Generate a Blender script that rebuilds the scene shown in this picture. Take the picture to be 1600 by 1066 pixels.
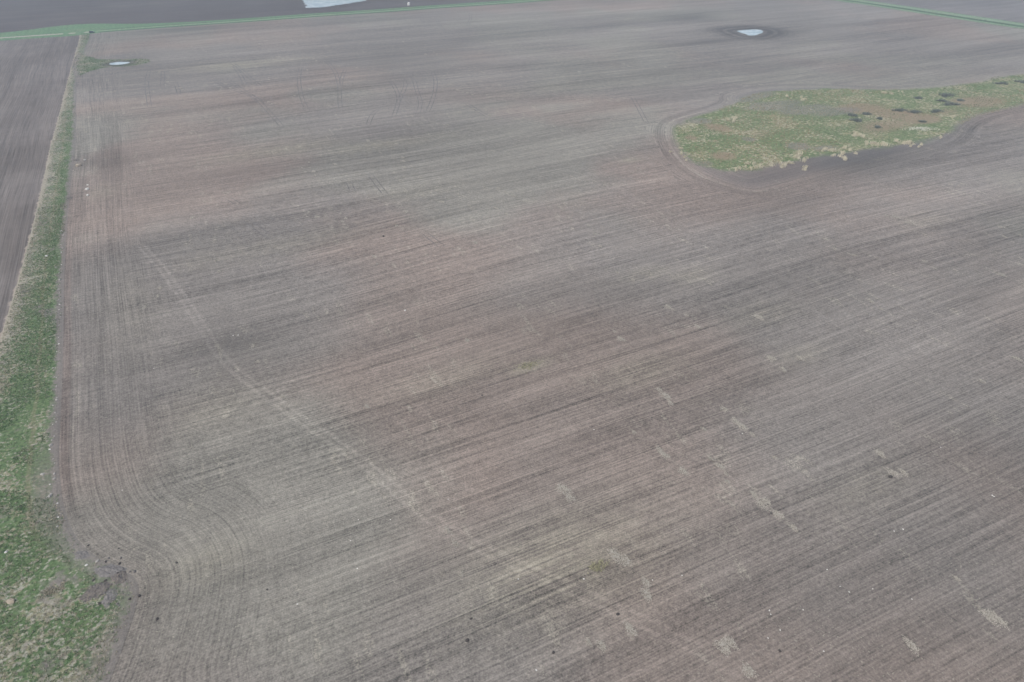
import bpy, bmesh, math, random
import numpy as np
from mathutils import Vector, Matrix, noise as mnoise

# ------------------------------------------------------------------ clear, camera, light
for o in list(bpy.data.objects):
    bpy.data.objects.remove(o)
S = bpy.context.scene
COL = S.collection
random.seed(7)
RNG = np.random.default_rng(11)

CAM_H = 112.0                      # drone height over the field, metres; x = east, y = north
cd = bpy.data.cameras.new('camera')
cam = bpy.data.objects.new('camera', cd)
COL.objects.link(cam)
cd.sensor_width = 36.0
cd.lens = 24.0
cd.clip_start = 0.5
cd.clip_end = 20000.0
cam.location = (0, 0, CAM_H)
cam.rotation_euler = (math.radians(90 - 33.57), 0, math.radians(-26.56))
S.camera = cam

SUN_EL, SUN_AZ = math.radians(48), math.radians(250)      # azimuth clockwise from north
world = bpy.data.worlds.new('World')
S.world = world
world.use_nodes = True
wn = world.node_tree
wn.nodes.clear()
sky = wn.nodes.new('ShaderNodeTexSky')
sky.sky_type = 'NISHITA'
sky.sun_disc = False
sky.sun_elevation = SUN_EL
sky.sun_rotation = SUN_AZ
sky.dust_density = 4.0
sky.air_density = 1.0
hs = wn.nodes.new('ShaderNodeHueSaturation')
hs.inputs['Saturation'].default_value = 0.55          # thin even overcast
bg = wn.nodes.new('ShaderNodeBackground')
bg.inputs['Strength'].default_value = 0.15
wo = wn.nodes.new('ShaderNodeOutputWorld')
wn.links.new(sky.outputs[0], hs.inputs['Color'])
wn.links.new(hs.outputs[0], bg.inputs['Color'])
wn.links.new(bg.outputs[0], wo.inputs['Surface'])

sd = bpy.data.lights.new('sun', 'SUN')
sd.energy = 1.0
sd.angle = math.radians(18)
sd.color = (1.0, 0.96, 0.91)
sun = bpy.data.objects.new('sun', sd)
COL.objects.link(sun)
sdir = Vector((math.sin(SUN_AZ) * math.cos(SUN_EL), math.cos(SUN_AZ) * math.cos(SUN_EL), math.sin(SUN_EL)))
sun.rotation_euler = sdir.to_track_quat('Z', 'Y').to_euler()
sun.location = sdir * 900

S.view_settings.view_transform = 'Standard'
S.view_settings.look = 'None'
S.view_settings.exposure = 0.18
S.view_settings.gamma = 1.0
S.view_settings.use_curve_mapping = False
S.cycles.max_bounces = 4
S.cycles.diffuse_bounces = 2

# ------------------------------------------------------------------ the survey: outlines on the ground, metres
EAST_EDGE = [(-42.1,774.6),(-45.2,709.2),(-48.2,667.1),(-50.2,605.5),(-49.1,533.5),(-47.0,453.5),(-46.7,409.6),(-46.7,380.6),(-46.7,354.1),(-46.6,328.9),(-46.5,299.8),(-46.2,274.6),(-45.5,242.7),(-44.6,216.1),(-44.0,193.8),(-43.6,171.9),(-43.2,153.5),(-42.5,143.9),(-41.2,133.9),(-38.9,125.0),(-35.5,118.3),(-31.5,112.8),(-28.4,109.3),(-27.6,105.7),(-28.5,101.5),(-29.9,97.0),(-31.4,92.3),(-32.9,88.4),(-34.2,84.9)]
EAST_EDGE = [(EAST_EDGE[0][0], 1000.0)] + EAST_EDGE + [(-32.0, 40.0), (-34.0, -400.0)]
WEST_EDGE = [(-50.6,761.0),(-51.5,712.3),(-52.9,643.1),(-54.1,585.3),(-54.8,518.7),(-55.6,471.9),(-56.7,426.3),(-56.7,372.9),(-57.0,319.1),(-57.8,273.6),(-59.1,238.0),(-59.9,214.1)]
WEST_EDGE = [(WEST_EDGE[0][0], 1000.0)] + WEST_EDGE + [(-63.0, 170.0), (-66.0, 60.0), (-67.0, -400.0)]
LOBE = [(-51.0,603.6),(-52.5,642.9),(-51.0,674.1),(-48.2,689.7),(-42.4,669.7),(-35.5,655.3),(-26.5,648.1),(-13.0,644.1),(-3.8,642.2),(1.8,634.0),(0.2,621.6),(-6.3,614.7),(-16.0,614.6),(-28.9,618.6),(-37.5,613.2),(-43.6,602.2),(-47.9,593.1)]
POND_W = [(-29.7,632.5),(-25.3,634.4),(-21.7,635.2),(-18.6,633.7),(-16.0,630.8),(-14.3,626.9),(-17.1,624.6),(-21.0,624.1),(-25.4,624.8),(-28.9,628.0)]
POND_E = [(498.1,525.1),(507.6,528.8),(516.9,528.5),(523.1,525.0),(521.4,517.3),(514.7,511.1),(504.8,503.1),(496.6,501.7),(492.6,505.5),(495.7,513.1),(495.5,518.8)]
POND_N = [(187.1,975.6),(178.4,899.7),(176.4,877.3),(171.3,862.5),(178.3,853.5),(186.7,852.6),(201.4,859.2),(216.8,867.0),(227.6,873.4),(241.6,882.1),(274.1,918.5),(263.6,972.9),(220.7,1001.8)]
SLOUGH = [(243.8,298.8),(253.7,310.2),(265.9,317.1),(281.8,321.2),(301.6,325.5),(318.5,332.1),(328.2,344.9),(338.8,348.9),(360.5,351.5),(377.9,348.8),(406.5,336.5),(425.4,321.1),(443.1,310.2),(467.1,304.2),(489.4,301.2),(514.0,299.3),(539.2,304.1),(567.9,301.2),(640.1,296.7),(683.8,274.9),(636.1,240.4),(562.2,246.8),(506.0,247.1),(473.0,243.1),(447.7,242.9),(426.9,241.1),(403.8,235.1),(385.2,224.2),(366.5,218.4),(342.1,215.2),(316.4,213.7),(288.7,213.0),(266.0,211.6),(243.4,209.1),(227.5,208.3),(221.0,213.3),(218.1,222.6),(216.3,233.6),(217.4,246.6),(224.2,265.2),(234.2,284.6)]
GREEN = [(244.1,294.7),(251.8,300.1),(268.2,310.1),(285.1,316.4),(306.8,324.6),(320.0,328.0),(336.3,337.3),(351.4,338.9),(371.3,336.4),(403.3,328.2),(438.6,306.6),(486.0,298.8),(518.0,297.3),(561.7,297.4),(632.8,292.8),(676.1,271.2),(640.8,244.5),(569.9,250.8),(514.3,251.9),(479.0,246.8),(444.3,244.7),(411.5,238.4),(381.2,228.8),(360.4,225.2),(342.5,226.8),(326.0,229.1),(307.4,229.2),(294.2,233.6),(278.1,235.0),(261.8,233.6),(245.5,231.5),(236.7,234.9),(230.9,241.8),(226.8,251.1),(230.4,265.4),(236.7,279.7)]
TRAIL = [(-19.9,270.5),(-12.9,241.4),(-6.3,203.1),(-2.4,178.1),(5.0,158.9),(11.7,142.9),(19.4,125.9),(24.0,113.0),(27.5,101.5),(34.0,88.6),(39.7,79.5),(46.2,70.4),(52.3,61.8),(57.6,53.3),(62.0,46.3),(65.6,39.2),(67.8,32.8)]
# moist low ground, broad darker areas towards the south, and paler strawy ground: (place, radius east, radius north, strength)
DARK_GROUND = [
 *[(43.3,769.9,48,14,1.0),(512.1,512.4,36,36,0.55),(-29.0,382.1,9,22,0.6),(-36.0,387.7,6,14,0.6),(0.2,184.1,18,16,0.55),(104.7,162.9,35,14,0.35),(508.7,610.5,45,30,0.6),(442.7,497.4,34,10,0.7),(175.5,555.3,60,40,0.35),(255.9,600.9,22,8,0.6),(46.9,335.8,60,12,0.35),(-6.9,96.1,13,8,0.3),(-23.8,116.6,6,7,0.35),(77.8,248.1,25,8,0.25),(223.0,194.2,30,14,0.4),(93.7,33.9,70,34,0.4),(61.4,47.3,30,20,0.25),(-18.4,95.6,22,22,0.34),(149.4,48.1,45,40,0.3),(12.6,77.2,30,18,0.25),(-30.2,174.1,14,60,0.28),(95.0,154.5,25,10,0.35),(232.2,108.7,45,18,0.25),(102.9,107.5,20,8,0.3),(21.7,126.0,14,8,0.25),(-11.8,124.3,7,10,0.25),(-46.1,336.7,2.2,3,0.9),(-15.1,650.6,26,30,0.3),(300.6,219.4,60,18,0.75),(374.9,235.9,35,16,0.5),(250.0,219.6,30,12,0.6)],
]
PALE = [
 *[(63.0,585.2,45,14,0.75),(48.9,361.8,30,9,0.7),(99.0,348.5,32,8,0.6),(74.6,137.2,6,2.2,1.2),(47.7,75.5,24,12,0.75),(36.4,72.9,16,8,0.5),(100.5,121.5,14,6,0.5),(51.6,142.6,18,6,0.35),(230.1,412.8,40,14,0.35),(453.6,628.9,40,14,0.3),(451.2,634.6,9,3,1.3),(29.6,248.8,32,9,0.35),(136.5,168.3,10,4,0.5),(88.3,277.9,28,7,0.25),(-8.2,157.1,12,9,0.3),(-15.0,106.8,9,6,0.4),(-33.2,338.6,6,10,0.35),(-25.0,223.2,8,30,0.25),(121.1,62.2,14,6,0.3),(149.6,160.2,9,5,0.45),(262.7,155.6,12,8,0.3),(200.2,269.6,6,3,0.9),(153.0,129.8,14,6,0.35),(146.3,107.4,10,4,0.4),(2.0,247.7,14,8,0.3),(249.9,279.2,5,30,0.0)],
]

WARM = [(64.2,202.9,95,110,1),(19.9,143.1,55,55,1.1),(-3.6,116.1,25,22,1),(94.8,146.4,70,50,0.8),(143.0,226.5,110,90,0.7),(0.1,297.9,60,60,0.6),(65.7,104.0,35,30,0.5),(4.1,120.7,28,20,0.7)]
COOL = [(101.7,40.2,60,50,1),(182.7,87.4,110,80,0.8),(22.5,70.8,50,22,0.8),(498.9,486.4,300,120,0.7),(191.9,639.8,200,120,0.6)]
RIMB = [(246.8,299.9,18,30,1),(265.7,315.7,14,20,1),(291.5,324.1,16,20,0.8),(323.8,338.2,20,22,0.8),(366.3,348.6,26,26,0.5),(224.4,262.9,12,16,0.9),(218.1,240.3,14,12,0.9),(218.5,225.1,14,12,0.8),(221.7,212.1,12,10,0.9),(398.0,231.1,12,16,1.1),(424.3,239.3,18,16,0.7)]
MUDB = [(340.9,342.3,24,14,1.1),(340.9,314.1,22,9,1),(349.0,298.6,22,9,1),(363.0,286.9,20,8,0.9),(275.0,267.9,5,5,1),(288.9,247.7,8,7,0.9),(274.8,306.8,9,7,0.9),(299.8,238.7,9,6,0.7),(363.5,219.9,18,10,1),(299.3,222.2,30,8,0.9),(229.0,248.9,7,6,0.6)]
TANB = [(274.6,292.8,8,10,1),(244.5,252.9,8,7,1),(379.8,284.9,18,14,1),(389.1,267.5,16,12,1),(393.1,253.5,16,9,1),(461.4,264.1,26,14,0.9),(361.1,253.7,26,14,0.8),(248.9,283.4,4,5,1),(288.4,272.6,14,10,0.5),(420.2,256.7,16,8,0.6)]

# ------------------------------------------------------------------ maths helpers
def seg_dist(P, line, closed=False):
    L = np.array(line, float)
    if closed:
        L = np.vstack([L, L[:1]])
    best = np.full(len(P), 1e18)
    side = np.zeros(len(P))
    for a, b in zip(L[:-1], L[1:]):
        d = b - a
        t = np.clip(((P - a) @ d) / (d @ d + 1e-12), 0, 1)
        q = P - a - t[:, None] * d
        dd = (q * q).sum(1)
        m = dd < best - 1e-9
        best[m] = dd[m]
        cr = d[0] * q[:, 1] - d[1] * q[:, 0]
        side[m] = np.sign(cr[m])
    return np.sqrt(best), side

def inside(P, poly):
    L = np.array(poly, float)
    r = np.zeros(len(P), bool)
    x, y = P[:, 0], P[:, 1]
    for (x0, y0), (x1, y1) in zip(L, np.roll(L, -1, 0)):
        c = (y0 > y) != (y1 > y)
        xi = (x1 - x0) * (y - y0) / (y1 - y0 + 1e-12) + x0
        r ^= c & (x < xi)
    return r

def poly_sdf(P, poly):                     # negative inside
    d, _ = seg_dist(P, poly, True)
    return np.where(inside(P, poly), -d, d)

def edge_x(line, y):                       # x of a north-south edge line at y
    L = sorted(line, key=lambda p: p[1])
    return np.interp(y, [p[1] for p in L], [p[0] for p in L])

def line_side(P, line):                    # signed distance, positive east of a line drawn north to south
    d, s = seg_dist(P, line)
    return d * s

def _hash(ix, iy, seed):
    h = (ix.astype(np.int64) * 374761393 + iy.astype(np.int64) * 668265263 + seed * 982451653) & 0xffffffff
    h = ((h ^ (h >> 13)) * 1274126177) & 0xffffffff
    return ((h ^ (h >> 16)) & 0xffff) / 65535.0

def vnoise(P, scale, seed=0, octaves=3):
    out = np.zeros(len(P)); amp = 1.0; tot = 0.0
    for k in range(octaves):
        q = P * scale * 2 ** k
        i = np.floor(q); f = q - i; f = f * f * (3 - 2 * f)
        ix, iy = i[:, 0], i[:, 1]
        v = (_hash(ix, iy, seed + k) * (1 - f[:, 0]) + _hash(ix + 1, iy, seed + k) * f[:, 0]) * (1 - f[:, 1]) + \
            (_hash(ix, iy + 1, seed + k) * (1 - f[:, 0]) + _hash(ix + 1, iy + 1, seed + k) * f[:, 0]) * f[:, 1]
        out += v * amp; tot += amp; amp *= 0.5
    return out / tot

def hgt(P):                                # a nearly level plain
    P = np.asarray(P, float)
    x, y = P[:, 0], P[:, 1]
    return 0.28 * np.sin(x / 61 + 0.7) * np.cos(y / 73) + 0.12 * np.sin(x / 23 + y / 31)

def h1(x, y):
    return float(hgt(np.array([[x, y]]))[0])

def smooth(a, b, x):
    t = np.clip((x - a) / (b - a), 0, 1)
    return t * t * (3 - 2 * t)

def closed_smooth(poly, n=2):              # corner cutting
    L = np.array(poly, float)
    for _ in range(n):
        R = np.roll(L, -1, 0)
        L = np.stack([0.75 * L + 0.25 * R, 0.25 * L + 0.75 * R], 1).reshape(-1, 2)
    return [tuple(p) for p in L]

def open_smooth(line, n=2):
    L = np.array(line, float)
    for _ in range(n):
        A, B = L[:-1], L[1:]
        M = np.stack([0.75 * A + 0.25 * B, 0.25 * A + 0.75 * B], 1).reshape(-1, 2)
        L = np.vstack([L[:1], M, L[-1:]])
    return [tuple(p) for p in L]

EAST_EDGE = open_smooth(EAST_EDGE, 1)
WEST_EDGE = open_smooth(WEST_EDGE, 1)
SLOUGH = closed_smooth(SLOUGH, 1)
GREEN = closed_smooth(GREEN, 1)
LOBE = closed_smooth(LOBE, 1)
TRAIL = open_smooth(TRAIL, 2)
def ragged(poly, amp, seed):
    L = np.array(closed_smooth(poly, 3))
    c = L.mean(0); d = L - c
    k = 1 + amp * (vnoise(L, 0.16, seed, 3) - 0.5)
    return [tuple(p) for p in c + d * k[:, None]]
POND_W, POND_E, POND_N = ragged(POND_W, 0.9, 5), ragged(POND_E, 0.5, 6), ragged(POND_N, 0.25, 7)

# ------------------------------------------------------------------ object helpers
def tag(o, label=None, cat=None, group=None, kind=None):
    for k, v in (('label', label), ('category', cat), ('group', group), ('kind', kind)):
        if v:
            o[k] = v
    return o

def mesh_np(name, V, Fq, mat, parent=None, smooth_sh=False):
    me = bpy.data.meshes.new(name)
    V = np.asarray(V, np.float32)
    Fq = np.asarray(Fq, np.int32)
    n, k = Fq.shape
    me.vertices.add(len(V)); me.vertices.foreach_set('co', V.ravel())
    me.loops.add(n * k); me.loops.foreach_set('vertex_index', Fq.ravel())
    me.polygons.add(n)
    me.polygons.foreach_set('loop_start', np.arange(0, n * k, k, dtype=np.int32))
    me.polygons.foreach_set('loop_total', np.full(n, k, np.int32))
    me.polygons.foreach_set('use_smooth', np.full(n, smooth_sh))
    me.update(calc_edges=True)
    me.validate()
    o = bpy.data.objects.new(name, me)
    COL.objects.link(o)
    if mat:
        me.materials.append(mat)
    if parent:
        o.parent = parent
    return o

def bm_obj(name, bm, mat, parent=None, smooth_sh=False):
    me = bpy.data.meshes.new(name)
    bm.normal_update()
    bm.to_mesh(me); bm.free()
    for p in me.polygons:
        p.use_smooth = smooth_sh
    o = bpy.data.objects.new(name, me)
    COL.objects.link(o)
    if mat:
        me.materials.append(mat)
    if parent:
        o.parent = parent
    return o

def empty(name, loc, rz=0.0):
    o = bpy.data.objects.new(name, None)
    o.empty_display_size = 0.5
    COL.objects.link(o)
    o.location = loc; o.rotation_euler = (0, 0, rz)
    return o

def copy_tree(o, parent=None):
    c = o.copy(); COL.objects.link(c); c.parent = parent
    for ch in list(o.children):
        copy_tree(ch, c)
    return c

def attr(me, name, vals):
    a = me.attributes.new(name, 'FLOAT', 'POINT')
    a.data.foreach_set('value', np.asarray(vals, np.float32))

def blobs(P, items):
    s = np.zeros(len(P))
    for bx, by, rx, ry, k in items:
        s = np.maximum(s, k * np.exp(-(((P[:, 0] - bx) / rx) ** 2 + ((P[:, 1] - by) / ry) ** 2)))
    return s

def ground_attrs(o):
    me = o.data
    n = len(me.vertices)
    co = np.empty(n * 3, np.float32); me.vertices.foreach_get('co', co)
    P = co.reshape(-1, 3)[:, :2].astype(float)
    attr(me, 'dw', np.clip(line_side(P, EAST_EDGE), -200, 400))
    attr(me, 'dv', np.clip(line_side(P, WEST_EDGE), -400, 200))
    attr(me, 'ds', np.clip(poly_sdf(P, SLOUGH), -300, 300))
    attr(me, 'dg', np.clip(poly_sdf(P, GREEN), -300, 300))
    attr(me, 'dl', np.clip(poly_sdf(P, LOBE), -100, 100))
    attr(me, 'dpe', np.clip(poly_sdf(P, POND_E), -50, 200))
    attr(me, 'dpw', np.clip(poly_sdf(P, POND_W), -50, 200))
    attr(me, 'dpn', np.clip(poly_sdf(P, POND_N), -80, 200))
    d, s = seg_dist(P, TRAIL)
    attr(me, 'dt', np.clip(d * s, -200, 200))
    wp = (vnoise(P, 0.0045, 301, 2) - 0.5) * 24.0
    attr(me, 'wv', wp)
    attr(me, 'big', vnoise(P, 0.0095, 311, 4))
    attr(me, 'big2', vnoise(np.stack([P[:, 0] * 0.010, (P[:, 1] + wp) * 0.030], 1), 1.0, 321, 4))
    warm = blobs(P, WARM)
    attr(me, 'hue', vnoise(P, 0.0085, 331, 4) + 0.22 * warm - 0.10 - 0.10 * blobs(P, COOL))
    attr(me, 'rimb', blobs(P, RIMB))
    attr(me, 'mudb', blobs(P, MUDB))
    attr(me, 'tanb', blobs(P, TANB))
    attr(me, 'dark_ground', blobs(P, DARK_GROUND))
    attr(me, 'pale', blobs(P, PALE))

def grid_sheet(name, x0, x1, y0, y1, step, mat, z=0.0, keep=None, snap=0.0, attrs=True):
    xs = np.linspace(x0, x1, max(2, int(round((x1 - x0) / step)) + 1))
    ys = np.linspace(y0, y1, max(2, int(round((y1 - y0) / step)) + 1))
    X, Y = np.meshgrid(xs, ys)
    P = np.stack([X.ravel(), Y.ravel()], 1)
    nx, ny = len(xs), len(ys)
    i = np.arange(nx * ny).reshape(ny, nx)
    Q = np.stack([i[:-1, :-1].ravel(), i[:-1, 1:].ravel(), i[1:, 1:].ravel(), i[1:, :-1].ravel()], 1)
    if keep is not None:
        d = keep(P)
        q = (d[Q] < snap).any(1)
        Q = Q[q]
        used = np.unique(Q)
        re = -np.ones(len(P), int); re[used] = np.arange(len(used))
        P = P[used]; Q = re[Q]; d = d[used]
        out = d > snap
        e = 0.05
        for _ in range(3):                 # pull the outer vertices on to the outline
            A = P[out]
            da = keep(A)
            gx = (keep(A + [e, 0]) - da) / e
            gy = (keep(A + [0, e]) - da) / e
            g2 = np.maximum(gx * gx + gy * gy, 0.25)
            st = np.maximum(da - snap, 0) / g2
            P[out] = A - np.stack([gx, gy], 1) * st[:, None]
    V = np.column_stack([P, hgt(P) + z])
    o = mesh_np(name, V, Q, mat, smooth_sh=True)
    if attrs:
        ground_attrs(o)
    return o

# ------------------------------------------------------------------ material helpers
class NT:
    def __init__(self, name, group=False):
        if group:
            self.t = bpy.data.node_groups.new(name, 'ShaderNodeTree')
        else:
            self.m = bpy.data.materials.new(name)
            self.m.use_nodes = True
            self.t = self.m.node_tree
            self.t.nodes.clear()
    def put(self, sock, v):
        if isinstance(v, bpy.types.NodeSocket):
            self.t.links.new(v, sock)
        elif v is not None:
            if sock.type == 'RGBA' and isinstance(v, (tuple, list)) and len(v) == 3:
                v = (*v, 1)
            sock.default_value = v
    def node(self, typ, ins=None, **props):
        n = self.t.nodes.new(typ)
        for k, v in props.items():
            setattr(n, k, v)
        for k, v in (ins or {}).items():
            self.put(n.inputs[k], v)
        return n
    def math(self, op, a, b=None, c=None, clamp=False):
        n = self.node('ShaderNodeMath', operation=op, use_clamp=clamp)
        for i, v in enumerate((a, b, c)):
            if v is not None:
                self.put(n.inputs[i], v)
        return n.outputs[0]
    def add(self, a, b): return self.math('ADD', a, b)
    def sub(self, a, b): return self.math('SUBTRACT', a, b)
    def mul(self, a, b): return self.math('MULTIPLY', a, b)
    def rng(self, v, a, b, c=0.0, d=1.0, st='SMOOTHSTEP'):
        n = self.node('ShaderNodeMapRange', interpolation_type=st)
        for i, q in enumerate((v, a, b, c, d)):
            self.put(n.inputs[i], q)
        return n.outputs[0]
    def at(self, name):
        return self.node('ShaderNodeAttribute', attribute_name=name).outputs['Fac']
    def pos(self):
        n = self.node('ShaderNodeNewGeometry')
        s = self.node('ShaderNodeSeparateXYZ', {0: n.outputs['Position']})
        return n.outputs['Position'], s.outputs[0], s.outputs[1]
    def vec(self, x, y, z=0.0):
        return self.node('ShaderNodeCombineXYZ', {0: x, 1: y, 2: z}).outputs[0]
    def noise(self, vec, scale=1.0, detail=3.0, rough=0.55):
        n = self.node('ShaderNodeTexNoise', {'Vector': vec, 'Scale': scale, 'Detail': detail, 'Roughness': rough})
        return n.outputs['Fac']
    def mix(self, f, a, b, mode='MIX'):
        n = self.node('ShaderNodeMix', data_type='RGBA', blend_type=mode)
        self.put(n.inputs[0], f); self.put(n.inputs[6], a); self.put(n.inputs[7], b)
        return n.outputs[2]
    def scale_col(self, c, f):
        n = self.node('ShaderNodeVectorMath', operation='SCALE')
        self.put(n.inputs[0], c); self.put(n.inputs['Scale'], f)
        return n.outputs[0]
    def out(self, color, rough=0.9, height=None, dist=0.1, strength=1.0, spec=0.15, **kw):
        b = self.node('ShaderNodeBsdfPrincipled', {'Base Color': color, 'Roughness': rough, 'Specular IOR Level': spec})
        for k, v in kw.items():
            self.put(b.inputs[k], v)
        if height is not None:
            bp = self.node('ShaderNodeBump', {'Height': height, 'Distance': dist, 'Strength': strength})
            self.t.links.new(bp.outputs[0], b.inputs['Normal'])
        o = self.node('ShaderNodeOutputMaterial')
        self.t.links.new(b.outputs[0], o.inputs['Surface'])
        return self.m

def streaks(n, u, v):
    a = n.noise(n.vec(n.mul(u, 0.035), n.mul(v, 2.6)), 1, 1, 0.5)
    b = n.noise(n.vec(n.mul(u, 0.006), n.mul(v, 0.62)), 1, 2, 0.65)
    c = n.noise(n.vec(n.mul(u, 0.0026), n.mul(v, 0.085)), 1, 3, 0.66)
    f = n.mul(n.sub(a, 0.5), 1.4)
    f = n.add(f, n.mul(n.sub(b, 0.5), 0.80))
    f = n.add(f, n.mul(n.sub(c, 0.5), 1.0))
    lines = n.sub(n.rng(b, 0.62, 0.72), n.rng(b, 0.40, 0.29))       # a few clear light and dark drill lines
    return n.add(f, n.mul(lines, 0.07)), a

# -- tilled soil with drill rows, headland passes and old wheel trail: one node group, used by every bare surface of this field
def build_soil_group():
    n = NT('tilled_soil', group=True)
    n.t.interface.new_socket('Color', in_out='OUTPUT', socket_type='NodeSocketColor')
    n.t.interface.new_socket('Height', in_out='OUTPUT', socket_type='NodeSocketFloat')
    pos, x, y = n.pos()
    v = n.add(y, n.at('wv'))
    dw, ds, dt = n.at('dw'), n.at('ds'), n.at('dt')
    dark_ground, pale = n.at('dark_ground'), n.at('pale')
    wob = n.noise(pos, 0.07, 2, 0.6)
    # rows run east-west, bend round the slough, and cross the north-south headland passes
    msl = n.math('GREATER_THAN', n.add(n.sub(9.0, ds), n.mul(n.sub(wob, 0.5), 26.0)), 0.0)
    vm = n.node('ShaderNodeMix', {0: msl, 2: v, 3: ds}).outputs[0]
    um = n.node('ShaderNodeMix', {0: msl, 2: x, 3: n.mul(n.add(x, y), 0.6)}).outputs[0]
    f_main, rows = streaks(n, um, vm)
    f_head, rows_h = streaks(n, n.sub(y, x), dw)
    mh = n.rng(n.add(dw, n.mul(n.sub(wob, 0.5), 30.0)), 36.0, 16.0)
    f = n.node('ShaderNodeMix', {0: mh, 2: f_main, 3: n.add(n.mul(f_main, 0.42), n.mul(f_head, 0.85))}).outputs[0]
    # grain: clods and chopped straw
    g1 = n.sub(n.noise(pos, 1.1, 2, 0.7), 0.5)
    g2 = n.sub(n.noise(pos, 0.28, 3, 0.65), 0.5)
    g3 = n.sub(n.noise(pos, 3.2, 1, 0.6), 0.5)
    f = n.add(f, n.mul(g1, 1.15))
    f = n.add(f, n.mul(g2, 0.75))
    f = n.add(f, n.mul(g3, 1.35))
    big, big2 = n.at('big'), n.at('big2')
    f = n.add(f, n.mul(n.sub(big2, 0.5), 0.72))
    # hue drifts between grey loam, brown loam and straw-olive
    hue = n.at('hue')
    col = n.mix(n.rng(hue, 0.34, 0.64), (0.234, 0.214, 0.193), (0.262, 0.217, 0.186))
    col = n.mix(n.rng(big, 0.52, 0.70), col, (0.252, 0.238, 0.206))
    # dark and light
    val = n.add(1.0, n.mul(f, 0.86))
    # old trail: two paler wheel bands
    ad = n.math('ABSOLUTE', n.add(dt, n.mul(n.sub(wob, 0.5), 0.7)))
    tr = n.mul(n.rng(ad, 1.9, 1.2), n.rng(ad, 0.2, 0.9, 0.15, 1.0))
    tr = n.mul(tr, n.rng(n.add(g2, 0.5), 0.20, 0.52, 0.3, 1.0))
    tr = n.mul(tr, n.rng(y, 28.0, 60.0, 0.6, 1.0))
    val = n.add(val, n.mul(n.mul(tr, n.rng(rows, 0.30, 0.62, 0.55, 1.0)), 0.24))
    # moist hollows and broad darker areas, strawy rises
    dn = n.mul(dark_ground, n.rng(n.add(big2, n.mul(g2, 0.5)), 0.25, 0.65, 0.45, 1.25))
    val = n.mul(val, n.sub(1.0, n.mul(dn, 0.60)))
    pn = n.mul(pale, n.rng(n.add(rows, n.mul(g2, 0.8)), 0.25, 0.65, 0.35, 1.2))
    pn = n.math('MINIMUM', pn, 1.0)
    col = n.mix(n.mul(pn, 0.75), col, (0.335, 0.310, 0.240))
    # passes round the slough: pale dead rim, dark packed wheel lane
    rim = n.mul(n.rng(n.math('ABSOLUTE', n.sub(ds, n.mul(g2, 3.0))), 1.0, 0.2), n.rng(g2, -0.12, 0.10, 0.35, 1.0))
    rb = n.at('rimb')
    col = n.mix(n.mul(n.mul(rim, rb), 0.5), col, (0.40, 0.375, 0.315))
    lane = n.rng(n.math('ABSOLUTE', n.sub(n.add(ds, n.mul(g2, 3.0)), 4.2)), 3.0, 0.8)
    val = n.mul(val, n.sub(1.0, n.mul(n.mul(lane, rb), 0.15)))
    # packed brown lane along the grass strip
    le = n.mul(n.rng(n.math('ABSOLUTE', n.sub(dw, 1.8)), 1.6, 0.5), n.rng(y, 330.0, 240.0, 0.2, 1.0))
    col = n.mix(n.mul(n.mul(le, n.rng(y, 130.0, 150.0)), 0.55), col, (0.225, 0.178, 0.155))
    # wet rings round the eastern pond
    dp = n.at('dpe')
    ring = n.rng(n.add(dp, n.mul(g2, 12.0)), 36.0, 10.0)
    rg = n.noise(n.vec(n.mul(dp, 0.22), n.mul(n.add(x, y), 0.004)), 1, 1)
    val = n.mul(val, n.sub(1.0, n.mul(n.mul(ring, n.rng(rg, 0.40, 0.56, 0.25, 1.0)), 0.50)))
    # north-south straw dashes left by the combine
    sd_ = n.noise(n.vec(n.mul(x, 0.42), n.mul(y, 0.10)), 1, 1, 0.5)
    sdm = n.noise(n.vec(n.add(n.mul(x, 0.05), 40.0), n.mul(y, 0.02)), 1, 1, 0.5)
    dash = n.mul(n.rng(sd_, 0.58, 0.68), n.rng(sdm, 0.48, 0.60))
    dash = n.mul(dash, n.rng(n.add(g1, n.mul(g3, 1.0)), -0.14, 0.12))
    col = n.mix(n.mul(dash, 0.55), col, (0.36, 0.335, 0.275))
    # straw flecks
    fl = n.noise(pos, 2.1, 1, 0.5)
    fm = n.rng(big2, 0.36, 0.66, 0.2, 1.0)
    fleck = n.mul(n.rng(fl, 0.66, 0.76), fm)
    col = n.scale_col(col, n.math('MAXIMUM', val, 0.25))
    col = n.mix(n.mul(fleck, 0.65), col, (0.40, 0.375, 0.315))
    go = n.node('NodeGroupOutput')
    n.t.links.new(col, go.inputs['Color'])
    hh = n.noise(pos, 2.2, 1, 0.6)
    n.t.links.new(hh, go.inputs['Height'])
    return n.t
SOIL = build_soil_group()

def soil(n):
    g = n.node('ShaderNodeGroup', node_tree=SOIL)
    return g.outputs['Color'], g.outputs['Height']

M = {}
def mat_field():
    n = NT('field_soil')
    c, h = soil(n)
    return n.out(c, 0.95, h, 0.12, 0.7)
M['field'] = mat_field()

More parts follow.
